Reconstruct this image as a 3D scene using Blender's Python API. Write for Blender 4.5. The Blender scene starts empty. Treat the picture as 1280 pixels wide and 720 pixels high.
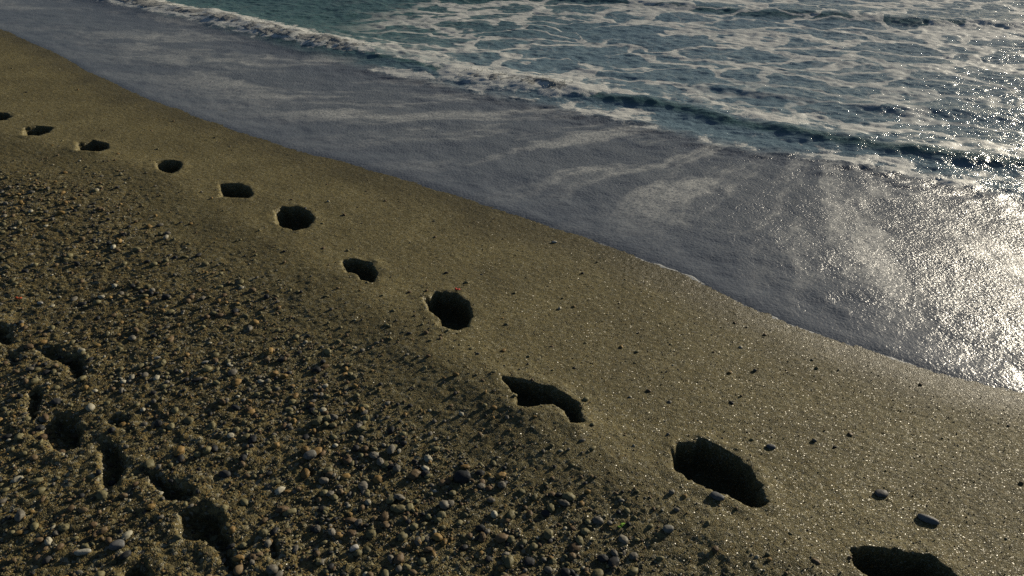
import bpy, math, random
import numpy as np
random.seed(7); rng = np.random.default_rng(11)
R = math.radians
S = bpy.context.scene
C = S.collection

# ------------------------------------------------------------------ camera numbers
F, PITCH, ROLL, CAMZ = 900.0, R(32.1), R(0.9), 1.70
SUN_AZ, SUN_EL = R(50), R(15.5)          # azimuth to the right of +Y

def unproject(u, v, zf):
    """photo pixel -> point on the surface zf(x, y)"""
    c, s = math.cos(ROLL), math.sin(ROLL)
    a = (np.asarray(u, float)-640)/F; b = (np.asarray(v, float)-360)/F
    xc = c*a+s*b; yc = -s*a+c*b
    dy = math.cos(PITCH)-yc*math.sin(PITCH); dz = -math.sin(PITCH)-yc*math.cos(PITCH)
    z = np.zeros_like(xc)
    for _ in range(12):
        t = (z-CAMZ)/dz
        x, y = xc*t, dy*t
        z = zf(x, y)+0*x
    return x, y

# ------------------------------------------------------------------ noise
def _h(ix, iy, seed):
    h = (ix.astype(np.int64)*374761393 + iy.astype(np.int64)*668265263 + seed*1442695041) & 0xffffffff
    h = ((h ^ (h >> 13))*1274126177) & 0xffffffff
    h = h ^ (h >> 16)
    return (h & 0xffff)/32767.5-1.0
def vnoise(x, y, seed=0):
    ix = np.floor(x); iy = np.floor(y); fx = x-ix; fy = y-iy
    ix = ix.astype(np.int64); iy = iy.astype(np.int64)
    fx = fx*fx*fx*(fx*(fx*6-15)+10); fy = fy*fy*fy*(fy*(fy*6-15)+10)
    a = _h(ix, iy, seed); b = _h(ix+1, iy, seed); c = _h(ix, iy+1, seed); d = _h(ix+1, iy+1, seed)
    return (a*(1-fx)+b*fx)*(1-fy)+(c*(1-fx)+d*fx)*fy
def fbm(x, y, scale, octv=3, seed=0, gain=.5):
    """scale = size in metres of the largest feature"""
    t = 0; amp = 1; f = 1/scale; ang = .6
    for k in range(octv):
        ca, sa = math.cos(ang*k+.3), math.sin(ang*k+.3)
        t = t+amp*vnoise((x*ca-y*sa)*f+17.3*k, (x*sa+y*ca)*f-9.1*k, seed+k)
        amp *= gain; f *= 2.03
    return t
def sst(a, b, x):
    t = np.clip((x-a)/(b-a), 0, 1); return t*t*(3-2*t)

# ------------------------------------------------------------------ shore frame: s runs along the shore, n out to sea
ES = np.array([.79, -.613]); EN = np.array([.613, .79])
def to_sn(x, y): return x*ES[0]+y*ES[1], x*EN[0]+y*EN[1]
def to_xy(s, n): return s*ES[0]+n*EN[0], s*ES[1]+n*EN[1]
class Curve:
    def __init__(self, px, zf, smooth=3):
        px = np.array(px, float)
        x, y = unproject(px[:, 0], px[:, 1], zf)
        s, n = to_sn(x, y); o = np.argsort(s); s, n = s[o], n[o]
        ss = np.linspace(s[0], s[-1], 200); nn = np.interp(ss, s, n)
        k = np.ones(2*smooth*2+1); k /= k.sum(); pad = len(k)//2
        nn = np.convolve(np.pad(nn, pad, mode='reflect', reflect_type='odd'), k, 'valid')
        m0 = (nn[12]-nn[0])/(ss[12]-ss[0]); m1 = (nn[-1]-nn[-13])/(ss[-1]-ss[-13])
        ex = np.array([400., 30., 6.])
        self.s = np.concatenate([ss[0]-ex, ss, ss[-1]+ex[::-1]])
        ed = 6*np.log1p(ex/6)
        self.n = np.concatenate([nn[0]-m0*ed, nn, nn[-1]+m1*ed[::-1]])
    def q(self, x, y):
        s, n = to_sn(x, y)
        return n-np.interp(s, self.s, self.n)
    def s_of(self, u, v, zf):
        x, y = unproject(np.array([u]), np.array([v]), zf); return float(to_sn(x, y)[0][0])

SHORE_Z = -.07
flat = lambda z: (lambda x, y: np.full_like(x, z))
shore = Curve([(-40,18),(0,38),(60,66),(120,97),(180,126),(240,147),(300,168),(370,190),(440,210),(500,226),(560,245),(630,268),(700,292),(750,308),(800,328),(850,350),(900,374),(950,397),(1000,418),(1050,435),(1100,451),(1150,467),(1200,480),(1250,491),(1290,499)], flat(SHORE_Z), 2)
berm = Curve([(-40,172),(0,182),(120,206),(190,236),(250,280),(330,325),(420,385),(500,440),(600,512),(700,590),(850,680),(980,760)], flat(0.0), 5)
LEVEL = -.20
wv1 = Curve([(60,-16),(150,-2),(230,12),(320,31),(400,47),(480,66),(560,82),(640,96),(720,107),(780,115),(850,123),(920,140),(1000,156),(1080,170),(1160,181),(1240,190),(1300,196)], flat(LEVEL+.09), 2)
wv0 = Curve([(100,2),(230,30),(330,56),(420,80),(500,98),(560,112),(640,128),(720,142),(800,158),(860,176),(940,190),(1000,198),(1100,212),(1180,226),(1240,242),(1290,258)], flat(LEVEL+.02), 2)
wv2 = Curve([(500,-8),(700,-8),(860,4),(960,12),(1060,17),(1160,22),(1250,25),(1310,28)], flat(LEVEL+.06), 2)
wv3 = Curve([(600,60),(760,92),(850,106),(930,114),(1050,126),(1100,134),(1180,136),(1290,150)], flat(LEVEL+.03), 2)

def z_profile(x, y):
    d = shore.q(x, y)
    # foreshore falls to the sea; behind the berm line the beach falls gently landwards
    z = np.where(d > -1.3, SHORE_Z-.058*d, SHORE_Z-.058*(-1.3)+.0*(d+1.3))
    b = berm.q(x, y)
    z = z-.045*np.where(b < .15, np.minimum(.15-b, 2.0), 0)*1.0
    z = np.where(d > 5, SHORE_Z-.058*5-.02*(d-5), z)
    return np.maximum(z, -3)
def gravelness(x, y):
    b = berm.q(x, y)+.10*fbm(x, y, .8, 3, 5)
    return sst(.35, -.75, b)

# ------------------------------------------------------------------ footprints (outlines as metre-scale polygons in the sand)
FP = [
 ([(-14,143),(8,143),(13,147),(6,151),(-12,153)], .12, 'small dark footprint at the far left end of the seaward trail'),
 ([(33,162),(32,172),(46,173),(58,168),(65,161),(50,160)], .12, 'narrow dark footprint, second from the far end of the seaward trail'),
 ([(99,181),(98,191),(124,193),(135,187),(133,181),(118,178)], .12, 'dark oval footprint, third from the far end of the seaward trail'),
 ([(197,205),(197,213),(205,217),(214,219),(221,216),(225,208),(223,203),(208,203)], .12, 'wedge shaped footprint, fourth from the far end of the seaward trail'),
 ([(276,232),(277,248),(310,249),(315,243),(308,236),(296,232)], .12, 'flat bottomed dark footprint, fifth from the far end of the seaward trail'),
 ([(344,264),(345,281),(354,287),(368,290),(384,285),(391,275),(385,265),(372,261),(354,261)], .12, 'round dark footprint halfway along the seaward trail, just beyond a crumbled one'),
 ([(430,329),(445,327),(462,331),(471,343),(464,355),(453,353),(446,345),(434,343)], .09, 'crumbled crescent footprint with pale sand slumped into its near side'),
 ([(532,376),(545,369),(568,370),(582,380),(590,397),(584,412),(566,416),(552,412),(548,400),(538,390)], .115, 'deep rounded footprint beside a red fragment in the middle of the picture'),
 ([(632,478),(655,480),(685,488),(708,498),(720,511),(728,532),(716,533),(706,518),(690,511),(668,514),(651,512),(643,498)], .09, 'ragged footprint with a thin curved tail towards the camera'),
 ([(840,566),(850,557),(880,554),(908,566),(930,584),(950,610),(955,630),(945,636),(930,632),(908,620),(885,610),(860,602),(845,588)], .125, 'long deep curved footprint at lower right with a grey stone at its near edge'),
 ([(1064,692),(1085,687),(1120,692),(1160,698),(1185,714),(1200,740),(1180,755),(1130,750),(1090,730),(1070,710)], .125, 'large footprint cut off by the bottom edge of the picture'),
]
GP = [
 ([(-20,405),(8,402),(18,412),(22,425),(8,434),(-15,432)], .06, 'old footprint in gravel at the left edge of the picture'),
 ([(40,436),(62,430),(82,438),(102,443),(112,458),(106,474),(84,477),(78,458),(56,448)], .06, 'old hooked footprint in gravel, the farthest whole one of the upper trail'),
 ([(50,530),(70,515),(95,518),(107,534),(102,560),(78,569),(55,560),(46,545)], .07, 'old round footprint in gravel near the left edge, larger than its neighbours'),
 ([(120,560),(135,548),(152,556),(160,580),(162,592),(146,606),(128,618),(116,608),(122,585)], .06, 'old narrow upright footprint in gravel, left of a diagonal one'),
 ([(176,590),(200,588),(218,600),(242,608),(254,622),(225,633),(200,628),(184,608)], .06, 'old diagonal footprint in gravel between a narrow one and a deep long one'),
 ([(216,642),(240,633),(268,630),(282,643),(285,660),(294,690),(299,722),(282,720),(268,692),(250,680),(224,676)], .075, 'old deep footprint in gravel with a long tail running down to the bottom edge'),
]
DIMPLES = [
 ([(124,525),(145,516),(168,519),(163,533),(146,538),(130,532)], .04),
 ([(328,676),(346,668),(353,684),(348,704),(336,698)], .05),
 ([(30,488),(50,480),(58,492),(50,520),(38,532),(28,510)], .045),
 ([(146,710),(175,700),(194,715),(188,738),(150,738)], .05),
 ([(0,444),(20,440),(28,450),(14,460)], .035),
 ([(368,588),(392,580),(400,592),(385,600)], .025),
]
def poly_sdf(px, py, V):
    """distance to outline, positive inside"""
    d = np.full(px.shape, 1e9); ins = np.zeros(px.shape, bool); n = len(V)
    for i in range(n):
        a, b = V[i], V[(i+1) % n]
        ex, ey = b[0]-a[0], b[1]-a[1]; wx, wy = px-a[0], py-a[1]
        t = np.clip((wx*ex+wy*ey)/(ex*ex+ey*ey), 0, 1)
        d = np.minimum(d, (wx-ex*t)**2+(wy-ey*t)**2)
        c = (a[1] > py) != (b[1] > py)
        with np.errstate(divide='ignore', invalid='ignore'):
            xi = (b[0]-a[0])*(py-a[1])/(b[1]-a[1]+1e-12)+a[0]
        ins ^= c & (px < xi)
    return np.where(ins, 1, -1)*np.sqrt(d)
def reach(px, py, V, dx, dy):
    """distance from a point inside the outline to its edge along (dx, dy)"""
    t = np.full(px.shape, 1e3); n = len(V)
    for i in range(n):
        a, b = V[i], V[(i+1) % n]; ex, ey = b[0]-a[0], b[1]-a[1]
        den = dx*ey-dy*ex
        if abs(den) < 1e-9: continue
        tt = ((a[0]-px)*ey-(a[1]-py)*ex)/den; uu = ((a[0]-px)*dy-(a[1]-py)*dx)/den
        t = np.where((tt > 0) & (uu >= 0) & (uu <= 1), np.minimum(t, tt), t)
    return np.where(t > 100, 0, t)
def to_world(poly):
    u = np.array([p[0] for p in poly], float); v = np.array([p[1] for p in poly], float)
    x, y = unproject(u, v, z_profile); return np.stack([x, y], 1)
PRINTS = [(to_world(p), D, lab, 0) for p, D, lab in FP]+[(to_world(p), D, lab, 1) for p, D, lab in GP]+[(to_world(p), D, None, 2) for p, D in DIMPLES]

def sand_z(x, y, ident=None):
    z = z_profile(x, y)
    g = gravelness(x, y)
    near = np.exp(-((x*x+y*y)/400.))
    z = z + .012*fbm(x, y, 1.3, 2, 1)*sst(-.1, -.9, shore.q(x, y))
    # gentle swale / ridge along the trail
    b = berm.q(x, y); z = z+.012*np.exp(-((b-.12)/.16)**2)
    rough = .0017*g+.0010
    z = z+near*(rough*fbm(x, y, .10, 3, 21)+(.0020*g+.0008)*fbm(x, y, .026, 3, 31, .6))
    lump = fbm(x, y, .16, 2, 41)
    z = z-near*.007*g*sst(.45, 1.2, lump)*sst(-.2, -.9, berm.q(x, y))
    z = z+near*(.0016*g+.0010)*fbm(x, y, .009, 2, 51)
    for i, (V, D, lab, kind) in enumerate(PRINTS):
        c = V.mean(0); rad = np.sqrt(((V-c)**2).sum(1)).max()+.16
        m = ((x-c[0])**2+(y-c[1])**2) < rad*rad
        if not m.any(): continue
        xx, yy = x[m], y[m]
        sd = poly_sdf(xx, yy, V)+(.008 if np.hypot(*c) < 4.2 else .004)*fbm(xx, yy, .05, 3, 60+i, .6)+(.004 if kind == 0 else -.006)
        w = (.020 if np.hypot(*c) < 4.2 else .012) if kind == 0 else .038
        dep = D*sst(-.004, w, sd)
        if kind == 1:
            tr = reach(xx, yy, V, -.74, -.67)+.03*(sd > 0)
            dep = np.minimum(dep, np.where(sd > -.002, tr*(.265 if kind == 0 else .50)+.004, 0)+.002)
        rim = (.007 if kind == 0 else .006)*np.exp(-((sd+.02)/.035)**2)*(sd < .01)*(.6+.5*fbm(xx, yy, .06, 2, 90+i))
        floor_ = .006*fbm(xx, yy, .04, 2, 70)*(sd > .01)
        z[m] += -dep+rim+floor_
        if ident is not None and kind < 2:
            ident[m] = np.where(sd > -.02, i, ident[m])
    return z

# ------------------------------------------------------------------ water surface
def amp_along(curve_s, pts):
    """pts = [(s, amplitude)]"""
    pts = sorted(pts); return np.interp(curve_s, [p[0] for p in pts], [p[1] for p in pts])
def spx(u, v): return wv1.s_of(u, v, flat(LEVEL))
S1 = {u: spx(u, v) for u, v in [(150,0),(300,28),(440,56),(500,70),(590,88),(680,102),(760,113),(850,123),(1000,158),(1160,183),(1280,194)]}
class _SX(dict):
    def __missing__(s, u):
        k = sorted(s); return float(np.interp(u, k, [dict.__getitem__(s, j) for j in k]))
S1 = _SX(S1)
def water_z(x, y):
    s, n = to_sn(x, y)
    d = shore.q(x, y)+.028*fbm(x, y, .45, 4, 3)
    zs = SHORE_Z-.058*d+.006+ .0
    lv = LEVEL+.0*x
    k = .03
    base = k*np.logaddexp(zs/k, lv/k)-.0
    base = base-.045*sst(.12, -.22, d)+.010*sst(.1, .7, d)
    q1 = wv1.q(x, y)+.035*fbm(x, y, .5, 3, 8)
    q0 = wv0.q(x, y)+.05*fbm(x, y, .4, 3, 9)
    q2 = wv2.q(x, y)+.1*fbm(x, y, 1.2, 2, 10)
    q3 = wv3.q(x, y)+.06*fbm(x, y, .7, 2, 12)
    sea = sst(-.1, .35, q0)
    a1 = amp_along(s, [(S1[150]-8, .075), (S1[150], .075), (S1[440], .07), (S1[500], .06), (S1[590], .058), (S1[760], .055), (S1[850], .042), (S1[1000], .044), (S1[1280], .046), (S1[1280]+6, .045)])
    wf1 = amp_along(s, [(S1[440], .30), (S1[500], .18), (S1[590], .30), (S1[740], .28), (S1[800], .16)])
    ridge = lambda q, wf, wb: np.where(q < 0, np.exp(-(q/wf)**2), np.exp(-(np.abs(q)/wb)**1.5))
    z = base+a1*ridge(q1, wf1, .42)*(1+.22*fbm(x, y, .22, 2, 13))
    z = z+.009*ridge(q0, .10, .25)*(1+.4*fbm(x, y, .3, 2, 14))*sst(-9, -2, s)
    z = z+.045*ridge(q2, .20, .7)*sst(-9.5, -6.0, s)
    z = z+.026*ridge(q3, .10, .35)*np.clip(.6+.9*fbm(x, y, 1.0, 2, 15), 0, 1.5)*sst(-5.5, -4.2, s)
    # repeated gentle swell farther out
    far = sst(1.0, 6.0, q2)
    z = z+far*(.10*np.sin(q2*1.5+1.5*fbm(x, y, 9, 2, 16))+.05*fbm(x, y, 2.5, 2, 17))
    # chop, long axis across the view
    cx, cy = x*.55+y*.10, y*1.15-x*.10
    lim = np.exp(-((x*x+y*y)/60.**2))
    z = z+lim*sea*(0.0095*fbm(cx, cy, .42, 3, 18, .55)+.006*fbm(x, y*1.3, .09, 2, 19))
    trb = np.exp(-((q0+.02)/.34)**2)*sst(-9, -3, s)
    z = z+lim*trb*.0070*fbm(x*.55+y*.2, y*1.5-x*.2, .10, 4, 20, .6)
    swz = (1-sea)*sst(.0, .2, d)
    z = z+swz*(.0030*fbm(x, y, .13, 3, 22, .6)+.004*fbm(x*.5, y*1.4, .4, 2, 23))
    return z, d, q0, q1, q2, q3, s

# ------------------------------------------------------------------ mesh helpers
def raw_mesh(name, V, Fc, smooth=True):
    me = bpy.data.meshes.new(name)
    V = np.ascontiguousarray(V, np.float32); k = Fc.shape[1]
    me.vertices.add(len(V)); me.vertices.foreach_set('co', V.ravel())
    me.loops.add(Fc.size); me.loops.foreach_set('vertex_index', Fc.astype(np.int32).ravel())
    me.polygons.add(len(Fc)); me.polygons.foreach_set('loop_start', np.arange(0, Fc.size, k, dtype=np.int32))
    me.polygons.foreach_set('loop_total', np.full(len(Fc), k, np.int32))
    me.update(calc_edges=True)
    me.polygons.foreach_set('use_smooth', np.full(len(Fc), smooth, bool))
    return me
def link(name, me, mat, loc=None):
    o = bpy.data.objects.new(name, me); C.objects.link(o)
    if mat: me.materials.append(mat)
    if loc is not None: o.location = loc
    return o
def props(o, label=None, cat=None, group=None, kind=None):
    if label: o['label'] = label
    if cat: o['category'] = cat
    if group: o['group'] = group
    if kind: o['kind'] = kind
    return o
def attr(me, name, a):
    at = me.attributes.new(name, 'FLOAT', 'POINT'); at.data.foreach_set('value', np.ascontiguousarray(a, np.float32))
def sub(V, Fc, mask, origin=None):
    f = Fc[mask]; idx, inv = np.unique(f.ravel(), return_inverse=True)
    v = V[idx].copy()
    if origin is not None: v -= origin
    return v, inv.reshape(f.shape), idx
def axis(lo, hi, f0, c, grow, far_lo, far_hi, mx=40):
    """graded coordinates: spacing f0 near c, growing linearly away from it, geometric outside lo..hi"""
    up = [c]
    while up[-1] < hi: up.append(up[-1]+f0+grow*(up[-1]-c))
    st = up[-1]-up[-2]
    while up[-1] < far_hi: st = min(st*1.18, mx); up.append(up[-1]+st)
    dn = [c]
    while dn[-1] > lo: dn.append(dn[-1]-f0-grow*(c-dn[-1]))
    st = dn[-2]-dn[-1]
    while dn[-1] > far_lo: st = min(st*1.18, mx); dn.append(dn[-1]-st)
    return np.array(dn[::-1][:-1]+up)
def grid(sa, na):
    s, n = np.meshgrid(sa, na, indexing='xy'); s = s.ravel(); n = n.ravel()
    w, h = len(sa), len(na)
    i = np.arange(w-1)[None, :]+w*np.arange(h-1)[:, None]; i = i.ravel()
    Fc = np.stack([i, i+1, i+1+w, i+w], 1)
    x, y = to_xy(s, n)
    return x, y, Fc

# ------------------------------------------------------------------ material helpers
def mat(name):
    m = bpy.data.materials.new(name); m.use_nodes = True
    nt = m.node_tree; nt.nodes.clear(); return m, nt
class N:
    def __init__(s, nt): s.nt = nt
    def __call__(s, typ, ins=None, **kw):
        n = s.nt.nodes.new('ShaderNode'+typ)
        for k, v in kw.items(): setattr(n, k, v)
        for k, v in (ins or {}).items():
            if isinstance(v, bpy.types.NodeSocket): s.nt.links.new(v, n.inputs[k])
            else: n.inputs[k].default_value = v
        return n
    def math(s, op, a, b=0.0, c=0.0, clamp=False):
        n = s.nt.nodes.new('ShaderNodeMath'); n.operation = op; n.use_clamp = clamp
        for i, v in enumerate((a, b, c)):
            if isinstance(v, bpy.types.NodeSocket): s.nt.links.new(v, n.inputs[i])
            else: n.inputs[i].default_value = v
        return n.outputs[0]
    def ramp(s, f, stops, interp='LINEAR'):
        n = s.nt.nodes.new('ShaderNodeValToRGB'); s.nt.links.new(f, n.inputs[0]); cr = n.color_ramp; cr.interpolation = interp
        while len(cr.elements) < len(stops): cr.elements.new(.5)
        for e, (p, c) in zip(cr.elements, stops):
            e.position = p; e.color = (*c, 1) if isinstance(c, tuple) else (c, c, c, 1)
        return n.outputs[0]
    def step(s, f, a, b):
        n = s.nt.nodes.new('ShaderNodeMapRange'); n.interpolation_type = 'SMOOTHSTEP'; n.clamp = True
        s.nt.links.new(f, n.inputs[0]); n.inputs[1].default_value = a; n.inputs[2].default_value = b
        n.inputs[3].default_value = 0; n.inputs[4].default_value = 1; return n.outputs[0]
    def mix(s, f, a, b, blend='MIX'):
        n = s.nt.nodes.new('ShaderNodeMix'); n.data_type = 'RGBA'; n.blend_type = blend
        for k, v in ((0, f), (6, a), (7, b)):
            if isinstance(v, bpy.types.NodeSocket): s.nt.links.new(v, n.inputs[k])
            else: n.inputs[k].default_value = v if k == 0 else (*v, 1)
        return n.outputs[2]

def make_sand():
    m, nt = mat('sand'); n = N(nt)
    pos = n('NewGeometry').outputs['Position']
    g = n('Attribute', attribute_name='gravel').outputs['Fac']
    wet = n('Attribute', attribute_name='wet').outputs['Fac']
    vor = n('TexVoronoi', {'Vector': pos, 'Scale': 260.0})            # single grains about 4 mm
    vor2 = n('TexVoronoi', {'Vector': pos, 'Scale': 95.0})            # coarse grains
    nz = n('TexNoise', {'Vector': pos, 'Scale': 3.0, 'Detail': 4.0}).outputs[0]
    nf = n('TexNoise', {'Vector': pos, 'Scale': 70.0, 'Detail': 3.0}).outputs[0]
    hue = n('SeparateColor', {0: vor.outputs['Color']})
    grain = n.ramp(hue.outputs[0], [(0, (.085, .075, .038)), (.28, (.175, .15, .066)), (.55, (.24, .205, .088)), (.8, (.29, .235, .09)), (.93, (.42, .38, .22)), (1, (.55, .52, .38))])
    hue2 = n('SeparateColor', {0: vor2.outputs['Color']})
    coarse = n.ramp(hue2.outputs[0], [(0, (.050, .046, .034)), (.2, (.145, .12, .055)), (.5, (.24, .188, .075)), (.7, (.32, .218, .072)), (.86, (.36, .31, .155)), (1, (.55, .50, .36))])
    f = n.math('ADD', .22, n.math('MULTIPLY', g, .55))
    col = n.mix(f, grain, coarse)
    tone = n.ramp(nz, [(.3, .70), (.7, .98)])
    col = n.mix(1.0, col, tone, 'MULTIPLY')
    col = n.mix(n.math('MULTIPLY', wet, .55), col, n.mix(1.0, col, (.45, .43, .42), 'MULTIPLY'))
    h = n.math('MULTIPLY', vor.outputs['Distance'], -1.0)
    h = n.math('ADD', h, n.math('MULTIPLY', nf, 1.1))
    h2 = n.math('MULTIPLY', vor2.outputs['Distance'], n.math('MULTIPLY', g, -1.6))
    h = n.math('ADD', h, h2)
    bmp = n('Bump', {'Height': h, 'Strength': .75, 'Distance': .0032})
    bs = n('BsdfPrincipled', {'Base Color': col, 'Roughness': n.math('SUBTRACT', .72, n.math('MULTIPLY', wet, .3)), 'Normal': bmp.outputs[0], 'Specular IOR Level': .16})
    # flat mineral faces: every grain tilts its own way and a few of them catch the sun
    vg = n('TexVoronoi', {'Vector': pos, 'Scale': 400.0})
    off = n('VectorMath', {0: vg.outputs['Color'], 1: (.5, .5, .5)}, operation='SUBTRACT')
    off2 = n('VectorMath', {0: off.outputs[0], 'Scale': 1.05}, operation='SCALE')
    nn = n('VectorMath', {0: n('NewGeometry').outputs['Normal'], 1: off2.outputs[0]}, operation='ADD')
    nn = n('VectorMath', {0: nn.outputs[0]}, operation='NORMALIZE')
    gl = n('BsdfGlossy', {'Color': (.9, .88, .82, 1), 'Roughness': .30, 'Normal': nn.outputs[0]})
    pick = n('SeparateColor', {0: n('TexVoronoi', {'Vector': pos, 'Scale': 400.0}).outputs['Color']})
    few = n.math('GREATER_THAN', n('TexWhiteNoise', {0: vg.outputs['Color']}).outputs[0], .60)
    ms = n('MixShader', {0: n.math('MULTIPLY', few, .032), 1: bs.outputs[0], 2: gl.outputs[0]})
    out = n('OutputMaterial'); nt.links.new(ms.outputs[0], out.inputs[0]); return m

def make_water():
    m, nt = mat('sea_water'); n = N(nt)
    pos = n('NewGeometry').outputs['Position']
    A = lambda k: n('Attribute', attribute_name=k).outputs['Fac']
    sea, froth, teal, film = A('sea'), A('froth'), A('teal'), A('film')
    # ---- foam lace on the sea
    warp = n('TexNoise', {'Vector': pos, 'Scale': 1.35, 'Detail': 3.0, 'Roughness': .55})
    w = n('VectorMath', {0: warp.outputs['Color'], 1: (.5, .5, .5)}, operation='SUBTRACT')
    w = n('VectorMath', {0: w.outputs[0], 'Scale': 1.15}, operation='SCALE')
    p2 = n('VectorMath', {0: pos, 1: w.outputs[0]}, operation='ADD')
    p2 = n('Mapping', {'Vector': p2.outputs[0], 'Rotation': (0, 0, R(-8)), 'Scale': (.55, 1.0, .3)}).outputs[0]
    def lace(scale, wid, rnd):
        v = n('TexVoronoi', {'Vector': p2, 'Scale': scale, 'Randomness': rnd}, feature='DISTANCE_TO_EDGE')
        return v.outputs['Distance']
    cov = n('TexNoise', {'Vector': p2, 'Scale': .9, 'Detail': 3.0}).outputs[0]
    brk = n('TexNoise', {'Vector': pos, 'Scale': 9.0, 'Detail': 5.0, 'Roughness': .65}).outputs[0]
    fine = n('TexNoise', {'Vector': pos, 'Scale': 60.0, 'Detail': 4.0, 'Roughness': .7}).outputs[0]
    wa = n.math('MULTIPLY', n.math('SUBTRACT', cov, .31), .42)             # width of lace lines follows the cover
    d1 = n.math('ADD', lace(1.9, .1, 1.0), n.math('MULTIPLY', n.math('SUBTRACT', brk, .5), .07))
    l1 = n.step(n.math('SUBTRACT', wa, d1), -.015, .022)
    d2 = n.math('ADD', lace(4.2, .1, 1.0), n.math('MULTIPLY', n.math('SUBTRACT', brk, .5), .12))
    l2 = n.step(n.math('SUBTRACT', n.math('MULTIPLY', wa, .5), d2), -.02, .09)
    l = n.math('MAXIMUM', l1, n.math('MULTIPLY', l2, .5))
    l = n.math('MULTIPLY', l, n.math('ADD', .5, n.math('MULTIPLY', n.step(brk, .34, .5), .5)))
    lacef = n.math('MULTIPLY', l, A('lace'))
    # ---- foam streaks drawn out by the backwash on the film of water
    ws = n('VectorMath', {0: pos, 1: n('VectorMath', {0: w.outputs[0], 'Scale': .55}, operation='SCALE').outputs[0]}, operation='ADD')
    fan = n('CombineXYZ', {0: n.math('MULTIPLY', A('fan_r'), .45), 1: n.math('MULTIPLY', A('fan_a'), 9.0), 2: 0.0})
    pm = n('VectorMath', {0: fan.outputs[0], 1: n('VectorMath', {0: w.outputs[0], 'Scale': .85}, operation='SCALE').outputs[0]}, operation='ADD').outputs[0]
    st = n('TexNoise', {'Vector': pm, 'Scale': 1.1, 'Detail': 7.0, 'Roughness': .62}).outputs[0]
    bub = n('TexNoise', {'Vector': pos, 'Scale': 55.0, 'Detail': 5.0, 'Roughness': .7}).outputs[0]
    sf = n.math('MULTIPLY', n.step(st, .46, .62), film)
    sf = n.math('MULTIPLY', n.math('MULTIPLY', sf, n.step(bub, .30, .62)), n.math('SUBTRACT', 1.0, sea))
    # ---- froth near crests from the mesh
    ff = n.math('ADD', froth, n.math('MULTIPLY', n.math('SUBTRACT', brk, .5), 1.2))
    ff = n.math('MULTIPLY', n.step(ff, .42, .62), n.step(fine, .12, .42))
    foam = n.math('MAXIMUM', lacef, ff, clamp=True)
    foam = n.math('MAXIMUM', foam, n.math('MULTIPLY', sf, .56))
    base_sea = n.mix(teal, (.245, .345, .415), (.095, .185, .18))
    base_film = n.mix(n.step(bub, .3, .7), (.15, .168, .195), (.195, .21, .235))
    base = n.mix(sea, base_film, base_sea)
    # ---- relief
    r1 = n('TexNoise', {'Vector': n('Mapping', {'Vector': pos, 'Scale': (.7, 1.2, 1)}).outputs[0], 'Scale': 16.0, 'Detail': 5.0, 'Roughness': .6}).outputs[0]
    r2 = n('TexNoise', {'Vector': pos, 'Scale': 62.0, 'Detail': 3.0, 'Roughness': .6}).outputs[0]
    b1 = n('Bump', {'Height': r1, 'Strength': 1.0, 'Distance': .022})
    b1.inputs['Strength'].default_value = 1
    nt.links.new(n.math('ADD', .10, n.math('MULTIPLY', sea, .8)), b1.inputs['Strength'])
    b2 = n('Bump', {'Height': r2, 'Distance': .0082, 'Normal': b1.outputs[0]})
    nt.links.new(n.math('SUBTRACT', n.math('ADD', .38, n.math('MULTIPLY', n.math('MINIMUM', film, 1.0), .54)), n.math('MULTIPLY', sea, .65)), b2.inputs['Strength'])
    water = n('BsdfPrincipled', {'Base Color': base, 'Roughness': n.math('SUBTRACT', .25, n.math('MULTIPLY', sea, .09)), 'IOR': 1.33, 'Specular IOR Level': .5, 'Normal': b2.outputs[0]})
    fb = n('Bump', {'Height': n.math('ADD', fine, foam), 'Strength': .6, 'Distance': .005})
    foamsh = n('BsdfPrincipled', {'Base Color': (.85, .84, .77, 1), 'Roughness': .5, 'Normal': fb.outputs[0]})
    ms = n('MixShader', {0: n.math('MULTIPLY', foam, .95), 1: water.outputs[0], 2: foamsh.outputs[0]})
    out = n('OutputMaterial'); nt.links.new(ms.outputs[0], out.inputs[0]); return m

def make_foam():
    m, nt = mat('white_froth'); n = N(nt)
    pos = n('NewGeometry').outputs['Position']
    a = n('TexNoise', {'Vector': pos, 'Scale': 90.0, 'Detail': 4.0, 'Roughness': .65}).outputs[0]
    b = n('Bump', {'Height': a, 'Strength': .7, 'Distance': .006})
    bs = n('BsdfPrincipled', {'Base Color': n.ramp(a, [(.3, (.70, .71, .67)), (.6, (.88, .87, .81))]), 'Roughness': .42, 'Normal': b.outputs[0]})
    tr = n('BsdfTranslucent', {'Color': (.80, .84, .80, 1), 'Normal': b.outputs[0]})      # froth lets the low sun through
    ms = n('MixShader', {0: .5, 1: bs.outputs[0], 2: tr.outputs[0]})
    out = n('OutputMaterial'); nt.links.new(ms.outputs[0], out.inputs[0]); return m

def make_stone():
    m, nt = mat('pebble_stone'); n = N(nt)
    pos = n('NewGeometry').outputs['Position']
    c = n('Attribute', attribute_name='tint').outputs['Color']
    a = n('TexNoise', {'Vector': pos, 'Scale': 160.0, 'Detail': 3.0}).outputs[0]
    col = n.mix(1.0, c, n.ramp(a, [(.3, .75), (.7, 1.2)]), 'MULTIPLY')
    b = n('Bump', {'Height': a, 'Strength': .4, 'Distance': .002})
    bs = n('BsdfPrincipled', {'Base Color': col, 'Roughness': .58, 'Specular IOR Level': .25, 'Normal': b.outputs[0]})
    out = n('OutputMaterial'); nt.links.new(bs.outputs[0], out.inputs[0]); return m

M_sand, M_water, M_foam, M_stone = make_sand(), make_water(), make_foam(), make_stone()

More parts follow.
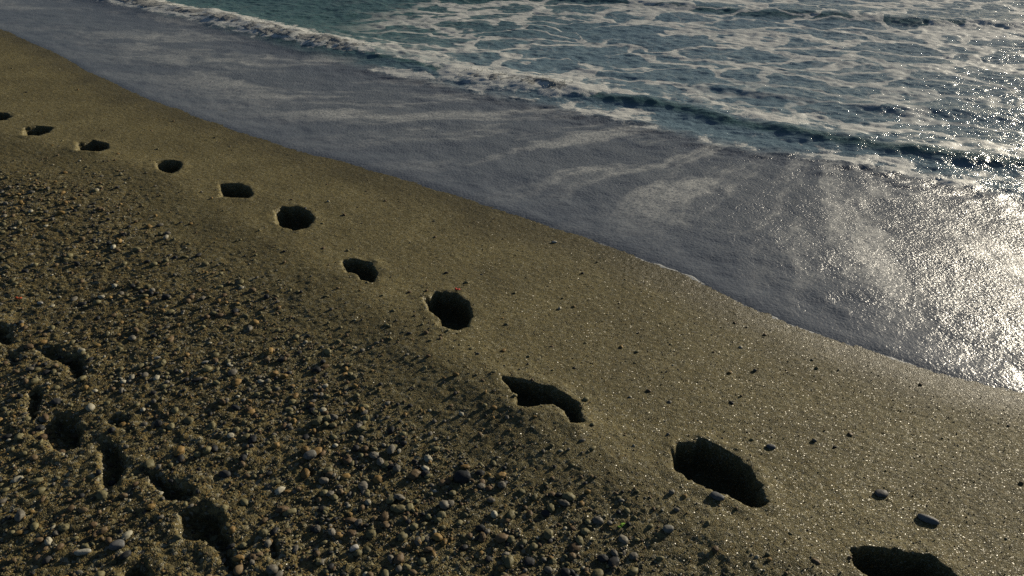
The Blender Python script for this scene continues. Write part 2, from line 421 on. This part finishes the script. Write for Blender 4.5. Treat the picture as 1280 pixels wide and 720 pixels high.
# ------------------------------------------------------------------ beach sheet and its footprints
sa = axis(-12, 2.6, .0045, .2, .0016, -600, 600)
na = np.concatenate([axis(-.6, 5.0, .0052, 1.5, .0011, -400, 30)])
x, y, Fc = grid(sa, na)
ident = np.full(x.shape, -1, int)
z = sand_z(x, y, ident)
V = np.stack([x, y, z], 1)
G = gravelness(x, y)
dd = shore.q(x, y)
W = sst(-.34, -.02, dd+.06*fbm(x, y, .3, 3, 77))*.9+.0
fid = ident[Fc].max(1)
def sand_part(name, mask, origin=None):
    v, f, idx = sub(V, Fc, mask, origin)
    me = raw_mesh(name, v, f); attr(me, 'gravel', G[idx]); attr(me, 'wet', W[idx])
    return link(name, me, M_sand, origin)
props(sand_part('beach', fid < 0), kind='structure', label='coarse olive brown sand beach sloping down to the water')
for i, (P, D, lab, kind) in enumerate(PRINTS):
    if kind == 2: continue
    mk = fid == i
    if not mk.any(): continue
    org = np.array([P[:, 0].mean(), P[:, 1].mean(), float(z_profile(P[:1, 0], P[:1, 1])[0])-D])
    props(sand_part('footprint', mk, org), lab, 'footprint', 'footprints of the trail along the waterline' if kind == 0 else 'old footprints trodden into the gravel')

# ------------------------------------------------------------------ water sheet
sa = axis(-14, 3.5, .009, .5, .0022, -900, 900)
na = axis(1.2, 14, .011, 2.2, .0016, 1.0, 1500)
x, y, Fc = grid(sa, na)
z, d, q0, q1, q2, q3, s = water_z(x, y)
V = np.stack([x, y, z], 1)
seaf = sst(-.12, .22, q0)
keep = (d[Fc] > -.35).all(1)
a_f = amp_along(s, [(S1[150]-8, 1.), (S1[440], .95), (S1[500], .45), (S1[580], .55), (S1[600], 1.), (S1[740], .95), (S1[790], .35), (S1[850], .25), (S1[1000], .32), (S1[1160], .25), (S1[1280], .3)])
nz = fbm(x, y, .35, 3, 33)
froth = a_f*np.where(q1 > .02, np.exp(-((q1-.02)/.26)**2), np.exp(-((q1-.02)/(.30*a_f+.04))**2))*1.05
froth = np.maximum(froth, (.46+.30*nz)*np.exp(-(np.maximum(q1-.12, 0)/.55)**2)*(q1 > .05)*sst(S1[150], S1[500], s))      # trailing foam behind the crest
froth = np.maximum(froth, (.44+.30*nz)*np.exp(-((q0-.05)/.16)**2)*sst(S1[300], S1[590], s))                              # line at the foot of the wave
froth = np.maximum(froth, (.36+.3*nz)*sst(.0, .15, q0)*sst(-.1, -.3, q1)*sst(S1[590], S1[850], s))
froth = np.maximum(froth, .55*np.exp(-((q2-.15)/.12)**2)*(.6+nz))
froth = np.maximum(froth, (.50+.22*nz+.1*fbm(x, y, .05, 2, 46))*np.exp(-((d-.025)/.022)**2)*sst(-3.2, -1.0, s))     # thin foam lip on the waterline
froth = np.clip(froth, 0, 1)
ax_, ay_ = unproject(np.array([540., 455.]), np.array([2., 66.]), flat(LEVEL)); tx, ty = ax_[0]-ax_[1], ay_[0]-ay_[1]; tl = math.hypot(tx, ty)
side_ = ((x-ax_[1])*ty-(y-ay_[1])*tx)/tl
lace = sst(-.1, .35, q1)*sst(-1.1, .5, side_+.5*fbm(x, y, 1.1, 2, 45))
lace = lace*(.35+.65*sst(-.9, .3, fbm(x, y, 2.2, 2, 44)+.5))
teal = 1-sst(S1[440]-.6, S1[680], s)*.75
teal = np.maximum(teal, np.exp(-((q1+.07)/.10)**2)); teal = np.maximum(teal, np.exp(-((q2+.15)/.2)**2))
fx, fy = unproject(np.array([1060.]), np.array([118.]), flat(LEVEL))
fan_r = np.hypot(x-fx[0], y-fy[0]); fan_a = np.arctan2(y-fy[0], -(x-fx[0]))
film = .18+.85*sst(.12, .95, d)*(1-.45*sst(-6.0, -9.0, s))
def water_part(name, mask):
    v, f, idx = sub(V, Fc, mask & keep)
    me = raw_mesh(name, v, f)
    for k, a in (('sea', seaf), ('froth', froth), ('teal', teal), ('film', film), ('lace', lace), ('fan_r', fan_r), ('fan_a', fan_a)): attr(me, k, a[idx])
    return link(name, me, M_water)
sm = q0[Fc].mean(1) > 0
props(water_part('sea', sm), kind='structure', label='shallow blue green sea with lacy drifting foam')
props(water_part('swash_water', ~sm), kind='structure', label='thin grey film of water running back down the sand')

# ------------------------------------------------------------------ froth on the breaking crest
def foam_band(u0, v0, u1, v1, hgt, wf, wb, seed):
    a, b = spx(u0, v0), spx(u1, v1)
    ss = np.arange(a, b, .009); qq = np.arange(-.34, .24, .009)
    s_, q_ = np.meshgrid(ss, qq, indexing='xy'); s_ = s_.ravel(); q_ = q_.ravel()
    w_, h_ = len(ss), len(qq)
    n_ = q_+np.interp(s_, wv1.s, wv1.n)
    x, y = to_xy(s_, n_)
    n_ = n_-.035*fbm(x, y, .5, 3, 8); x, y = to_xy(s_, n_)
    z = water_z(x, y)[0]
    edge = sst(0, .5, s_-a)*sst(0, .5, b-s_)
    wob = .04*fbm(x, y, .25, 2, seed)
    body = sst(-wf, -wf+.08, q_+wob)*sst(wb, wb-.07, q_+wob)*edge
    lump = .75+.35*fbm(s_, q_*.45, .07, 3, seed+1, .6)+.12*fbm(x, y, .04, 2, seed+2)
    up = hgt*body*np.clip(lump, .05, 2)-.012
    # push the crest forward over its face
    x = x-EN[0]*up*.5; y = y-EN[1]*up*.5
    i = (np.arange(w_-1)[None, :]+w_*np.arange(h_-1)[:, None]).ravel()
    F_ = np.stack([i, i+1, i+1+w_, i+w_], 1)
    V_ = np.stack([x, y, z+up], 1)
    keepf = (up[F_] > -.006).any(1)
    v, f, _ = sub(V_, F_, keepf)
    return v, f
ICO_V = None
def ico(sub_=1):
    t = (1+5**.5)/2
    v = np.array([(-1,t,0),(1,t,0),(-1,-t,0),(1,-t,0),(0,-1,t),(0,1,t),(0,-1,-t),(0,1,-t),(t,0,-1),(t,0,1),(-t,0,-1),(-t,0,1)], float)
    f = np.array([(0,11,5),(0,5,1),(0,1,7),(0,7,10),(0,10,11),(1,5,9),(5,11,4),(11,10,2),(10,7,6),(7,1,8),(3,9,4),(3,4,2),(3,2,6),(3,6,8),(3,8,9),(4,9,5),(2,4,11),(6,2,10),(8,6,7),(9,8,1)])
    v /= np.linalg.norm(v, axis=1)[:, None]
    for _ in range(sub_):
        vl = v.tolist(); cache = {}; nf = []
        def mid(a, b):
            k = (min(a, b), max(a, b))
            if k not in cache:
                p = (np.array(vl[a])+np.array(vl[b])); p /= np.linalg.norm(p); cache[k] = len(vl); vl.append(p.tolist())
            return cache[k]
        for a, b, c in f:
            ab, bc, ca = mid(a, b), mid(b, c), mid(c, a); nf += [(a, ab, ca), (b, bc, ab), (c, ca, bc), (ab, bc, ca)]
        v = np.array(vl); f = np.array(nf)
    return v, f
I0, I1, I2 = ico(0), ico(1), ico(2)
def blobs(cen, rad, ic, squash=None, jit=.15):
    v, f = ic; k = len(cen)
    j = 1+jit*rng.standard_normal((k, len(v), 1))
    P = cen[:, None, :]+v[None]*rad[:, None, None]*j*(squash if squash is not None else 1)
    Fx = f[None]+len(v)*np.arange(k)[:, None, None]
    return P.reshape(-1, 3), Fx.reshape(-1, 3)
for (u0, v0, u1, v1, hg, lab, sd) in [(60,-14,500,70,.018,'long white frothing crest of the small shore wave at upper left',201), (585,87,775,114,.018,'short white frothing crest in the middle of the shore wave',301)]:
    v, f = foam_band(u0, v0, u1, v1, hg, .22, .16, sd)
    tri = np.concatenate([f[:, [0, 1, 2]], f[:, [0, 2, 3]]])
    k = 500 if sd == 201 else 160                                     # flying drops and bubbles on the froth
    pick = rng.integers(0, len(v), k)
    cen = v[pick]+np.stack([rng.normal(0, .02, k), rng.normal(0, .02, k), np.abs(rng.normal(0, .016, k))], 1)
    bv, bf = blobs(cen, rng.uniform(.002, .006, k), I0)
    me = raw_mesh('foam', np.concatenate([v, bv]), np.concatenate([tri, bf+len(v)]))
    props(link('foam', me, M_foam), lab, 'foam', kind='stuff')

# ------------------------------------------------------------------ pebbles and gravel
PAL = {
 'dark grey': [(.030,.032,.034),(.050,.050,.048)], 'grey': [(.16,.145,.115),(.23,.21,.165)],
 'ochre': [(.32,.21,.075),(.25,.16,.06)], 'brown': [(.15,.10,.055),(.20,.145,.08)],
 'pale': [(.52,.48,.36),(.40,.37,.27)], 'olive': [(.24,.21,.105),(.19,.17,.09)]}
KEYS = ['olive', 'brown', 'grey', 'dark grey', 'ochre', 'pale']; PROB = np.array([.32, .22, .15, .15, .10, .06])
def scatter(nc, lo, hi, power, lowd=.025):
    """stones over the visible beach, density follows the gravel map"""
    s_ = rng.uniform(-11.5, 2.4, nc); n_ = rng.uniform(-1.2, 4.6, nc)
    dist = np.hypot(*to_xy(s_, n_)); keep = rng.random(nc) < np.clip((2.6/dist)**1.3, 0, 1)
    s_, n_ = s_[keep], n_[keep]; x, y = to_xy(s_, n_)
    g = gravelness(x, y); cl = fbm(x, y, .45, 3, 66)
    ok = (rng.random(len(x)) < (lowd+(1-lowd)*g**.6*np.clip(.62+.5*cl, .1, 1))) & (shore.q(x, y) < -.06) & (y > .6)
    x, y = x[ok], y[ok]
    size = lo*(hi/lo)**(rng.random(len(x))**power)
    size *= np.where(gravelness(x, y) < .4, .62, 1)
    return x, y, size
def stones_arrays(x, y, size, seed_rot=True):
    k = len(x); z = sand_z(x.copy(), y.copy())
    ax = np.stack([rng.uniform(.75, 1.35, k), rng.uniform(.65, 1.0, k), rng.uniform(.38, .72, k)], 1)*(size/2)[:, None]
    ang = rng.uniform(0, 2*np.pi, k); tilt = rng.normal(0, .28, k)
    z = z+ax[:, 2]*rng.uniform(.15, .65, k)
    return np.stack([x, y, z], 1), ax, ang, tilt
def stone_verts(cen, ax, ang, tilt, ic):
    v, f = ic; k = len(cen)
    d = 1+.09*rng.standard_normal((k, len(v), 1))
    P = v[None]*ax[:, None, :]*d
    ct, st = np.cos(tilt)[:, None], np.sin(tilt)[:, None]
    yy = P[..., 1]*ct-P[..., 2]*st; zz = P[..., 1]*st+P[..., 2]*ct
    ca, sa_ = np.cos(ang)[:, None], np.sin(ang)[:, None]
    X = P[..., 0]*ca-yy*sa_; Y = P[..., 0]*sa_+yy*ca
    return np.stack([X, Y, zz], 2)+cen[:, None, :], f
def tints(k):
    ki = rng.choice(len(KEYS), k, p=PROB/PROB.sum()); c = np.zeros((k, 3))
    for j, key in enumerate(KEYS):
        a, b = np.array(PAL[key]); t = rng.random(k)[:, None]; c = np.where((ki == j)[:, None], a*t+b*(1-t), c)
    return ki, c*rng.uniform(.8, 1.2, (k, 1))
def tint_attr(me, cols):
    at = me.attributes.new('tint', 'FLOAT_COLOR', 'POINT'); a = np.ones((len(cols), 4), np.float32); a[:, :3] = cols
    at.data.foreach_set('color', a.ravel())

bx, by, bs_ = scatter(260000, .007, .034, 2.6)
order = np.argsort(-(bs_/np.hypot(bx, by)))
# the largest seen in the frame are individual pebbles
def in_frame(x, y):
    z = z_profile(x, y)-CAMZ
    yc = -(z*math.cos(PITCH)+y*math.sin(PITCH)); zc = y*math.cos(PITCH)-z*math.sin(PITCH)
    u = F*x/zc+640; v = F*yc/zc+360; return (u > 8) & (u < 1272) & (v > 8) & (v < 712), u, v
okf, pu, pv = in_frame(bx, by)
big = [i for i in order if okf[i]][:270]
rest = np.setdiff1d(np.arange(len(bx)), big)
cen, ax, ang, tilt = stones_arrays(bx, by, bs_)
ki, cols = tints(len(bx))
# ONE gravel object: the remaining stones, plus the finest
sx, sy, ssz = scatter(700000, .0034, .0090, 1.5, .30)
c2, a2, g2, t2 = stones_arrays(sx, sy, ssz); _, col2 = tints(len(sx))
P1, f1 = stone_verts(cen[rest], ax[rest], ang[rest], tilt[rest], I1)
P2, f2 = stone_verts(c2, a2, g2, t2, I0)
V1 = P1.reshape(-1, 3); F1 = (f1[None]+P1.shape[1]*np.arange(len(P1))[:, None, None]).reshape(-1, 3)
V2 = P2.reshape(-1, 3); F2 = (f2[None]+P2.shape[1]*np.arange(len(P2))[:, None, None]).reshape(-1, 3)
me = raw_mesh('gravel', np.concatenate([V1, V2]), np.concatenate([F1, F2+len(V1)]))
tint_attr(me, np.concatenate([np.repeat(cols[rest], P1.shape[1], 0), np.repeat(col2, P2.shape[1], 0)]))
props(link('gravel', me, M_stone), 'fine mixed gravel strewn over the upper beach', 'gravel', kind='stuff')
print('gravel stones', len(rest), len(sx))

def place_of(u, v):
    if u < 330 and v > 400: return 'among the old footprints at lower left'
    if v > 470 and u < 700: return 'in the gravel at bottom centre'
    if u < 330: return 'in the gravel at the left, above the old footprints'
    if u >= 700: return 'on the smoother sand near the bottom right'
    return 'in the gravel just left of the trail of footprints'
for i in big:
    P, f = stone_verts(cen[i:i+1]*0, ax[i:i+1], ang[i:i+1], tilt[i:i+1], I2)
    me = raw_mesh('pebble', P[0], f); tint_attr(me, np.repeat(cols[i:i+1], P.shape[1], 0))
    o = link('pebble', me, M_stone, cen[i])
    key = KEYS[ki[i]]; pl = place_of(pu[i], pv[i])
    props(o, f'small {key} pebble half sunk {pl}', 'pebble', f'small {key} pebbles {pl}')

# stones and scraps one can point to in the photograph: px, px, length m, (w, h ratios), turn, colour, label, kind
def at(u, v):
    x, y = unproject(np.array([float(u)]), np.array([float(v)]), z_profile); return float(x[0]), float(y[0])
SPEC = [
 (1160,650,.060,(.42,.36),-.45,(.22,.215,.205),'smooth oblong grey stone alone on the sand at lower right','stone'),
 (578,598,.055,(.72,.60),.1,(.030,.034,.038),'rounded dark grey stone below the ragged footprint','stone'),
 (443,686,.028,(.65,.55),.5,(.50,.48,.43),'small off-white pebble near the bottom edge, left of centre','pebble'),
 (104,692,.046,(.38,.35),.25,(.46,.44,.36),'flat cream pebble at the lower left corner','pebble'),
 (147,684,.042,(.7,.5),.3,(.17,.17,.165),'grey stone right of the flat cream pebble','stone'),
 (693,303,.030,(.4,.4),.0,(.60,.57,.50),'tiny pale shell chip lying near the waterline','shell chip'),
 (50,379,.026,(.55,.5),.1,(.45,.43,.38),'small white pebble right of the orange fragment','pebble'),
 (895,626,.044,(.55,.4),-.5,(.14,.145,.145),'grey stone at the near edge of the long curved footprint','stone'),
 (1101,618,.040,(.7,.35),.1,(.15,.14,.125),'dull brown grey stone sunk in the sand above the oblong stone','stone'),
 (963,561,.030,(.6,.4),-.2,(.15,.15,.15),'small grey stone right of the long curved footprint','stone'),
 (388,572,.042,(.75,.50),.6,(.20,.195,.17),'grey stone beside a dark hollow in the gravel, largest stone left of the ragged footprint','stone'),
 (208,373,.034,(.7,.7),.2,(.035,.037,.040),'dark stone in the gravel right of the orange fragment','stone'),
 (558,343,.020,(.6,.5),.2,(.040,.036,.030),'tiny dark pebble above the red fragment','pebble'),
 (184,328,.026,(.6,.6),.2,(.035,.037,.040),'small dark pebble left of the round footprint, out in the gravel','pebble'),
 (835,665,.034,(.7,.5),.2,(.24,.235,.20),'pale olive stone right of the green fragment','stone'),
 (197,449,.024,(.4,.4),.3,(.48,.46,.40),'small cream pebble between the gravel hollows and the trail','pebble'),
 (257,454,.026,(.4,.4),.3,(.44,.42,.36),'small cream pebble with dark neighbours near the left middle','pebble'),
 (1043,560,.014,(.6,.5),.2,(.040,.036,.030),'tiny dark grain stone on smooth sand right of the small grey stone','pebble'),
 (352,452,.030,(.7,.6),.2,(.030,.034,.038),'small dark stone standing in the gravel left of the trail','stone'),
]
rs = np.random.default_rng(5)
for u, v, L, (w, h), ang_, col, lab, cat in SPEC:
    x, y = at(u, v); vv, ff = I2
    vv = vv.copy(); r = 1+.06*np.sin(vv@rs.normal(0, 2.2, 3)+1)+.05*np.sin(vv@rs.normal(0, 4, 3))
    p = np.sign(vv)*np.abs(vv)**.85*r[:, None]*np.array([L/2, L*w/2, L*h/2])
    c, s_ = math.cos(ang_), math.sin(ang_); p = np.stack([p[:, 0]*c-p[:, 1]*s_, p[:, 0]*s_+p[:, 1]*c, p[:, 2]], 1)
    me = raw_mesh(cat.replace(' ', '_'), p, ff); tint_attr(me, np.tile(np.array(col), (len(p), 1)))
    zz = float(sand_z(np.array([x]), np.array([y]))[0])
    props(link(cat.replace(' ', '_'), me, M_stone, (x, y, zz+L*h*.22)), lab, cat)
def scrap(u, v, L, W_, col, lab, ang_):
    """thin curled flake with real thickness"""
    x, y = at(u, v); k = 7; top = []
    for i in range(k):
        t = i/(k-1)*2-1; hw = W_/2*math.sqrt(max(0, 1-t*t))*(1+.25*math.sin(5*t))+.0006
        for sgn in (-1, 1): top.append((t*L/2, sgn*hw+.002*math.sin(3*t), .004*t*t+.0015*math.sin(6*t)))
    top = np.array(top); V_ = np.concatenate([top, top-np.array([0, 0, .0012])]); n2 = len(top); f = []
    for i in range(k-1):
        a = 2*i; f += [(a, a+2, a+3, a+1), (a+n2, a+1+n2, a+3+n2, a+2+n2), (a, a+n2, a+2+n2, a+2), (a+1, a+3, a+3+n2, a+1+n2)]
    f += [(0, 1, 1+n2, n2), (n2-2, 2*n2-2, 2*n2-1, n2-1)]
    c, s_ = math.cos(ang_), math.sin(ang_); V_ = np.stack([V_[:, 0]*c-V_[:, 1]*s_, V_[:, 0]*s_+V_[:, 1]*c, V_[:, 2]], 1)
    me = raw_mesh('fragment', V_, np.array(f)); tint_attr(me, np.tile(np.array(col), (len(V_), 1)))
    zz = float(sand_z(np.array([x]), np.array([y]))[0])
    props(link('fragment', me, M_stone, (x, y, zz+.004)), lab, 'fragment')
scrap(572, 365, .030, .014, (.42, .045, .03), 'small red fragment lying above the deep rounded footprint', -.6)
scrap(24, 374, .034, .014, (.48, .10, .04), 'small orange red fragment near the left edge', -.3)
scrap(776, 660, .028, .008, (.22, .42, .05), 'tiny bright green fragment near the bottom edge', .5)

# ------------------------------------------------------------------ light, sky, camera
w = bpy.data.worlds.new('World'); S.world = w; w.use_nodes = True; nt = w.node_tree; nt.nodes.clear()
sky = nt.nodes.new('ShaderNodeTexSky'); sky.sky_type = 'NISHITA'; sky.sun_disc = False
sky.sun_elevation = SUN_EL; sky.sun_rotation = SUN_AZ; sky.air_density = .8; sky.dust_density = .6; sky.ozone_density = 1.5
bg = nt.nodes.new('ShaderNodeBackground'); bg.inputs[1].default_value = .05
ow = nt.nodes.new('ShaderNodeOutputWorld'); nt.links.new(sky.outputs[0], bg.inputs[0]); nt.links.new(bg.outputs[0], ow.inputs[0])
sl = bpy.data.lights.new('sun', 'SUN'); sl.energy = 5.0; sl.angle = R(.53); sl.color = (1, .90, .72)
so = bpy.data.objects.new('sun', sl); C.objects.link(so)
so.rotation_euler = (R(90)-SUN_EL, 0, math.pi-SUN_AZ)
so.location = (20*math.sin(SUN_AZ), 20*math.cos(SUN_AZ), 10)
cd = bpy.data.cameras.new('camera'); cd.sensor_width = 36; cd.lens = 36*F/1280; cd.clip_start = .05; cd.clip_end = 5000
co = bpy.data.objects.new('camera', cd); C.objects.link(co)
from mathutils import Matrix
co.matrix_world = Matrix.Translation((0, 0, CAMZ)) @ Matrix.Rotation(R(90)-PITCH, 4, 'X') @ Matrix.Rotation(ROLL, 4, 'Z')
S.camera = co
vs = S.view_settings; vs.view_transform = 'Standard'; vs.look = 'None'; vs.gamma = 1; vs.exposure = -.38; vs.use_curve_mapping = False
S.cycles.use_denoising = False; S.cycles.max_bounces = 4; S.cycles.diffuse_bounces = 0; S.cycles.glossy_bounces = 2
S.cycles.use_adaptive_sampling = False
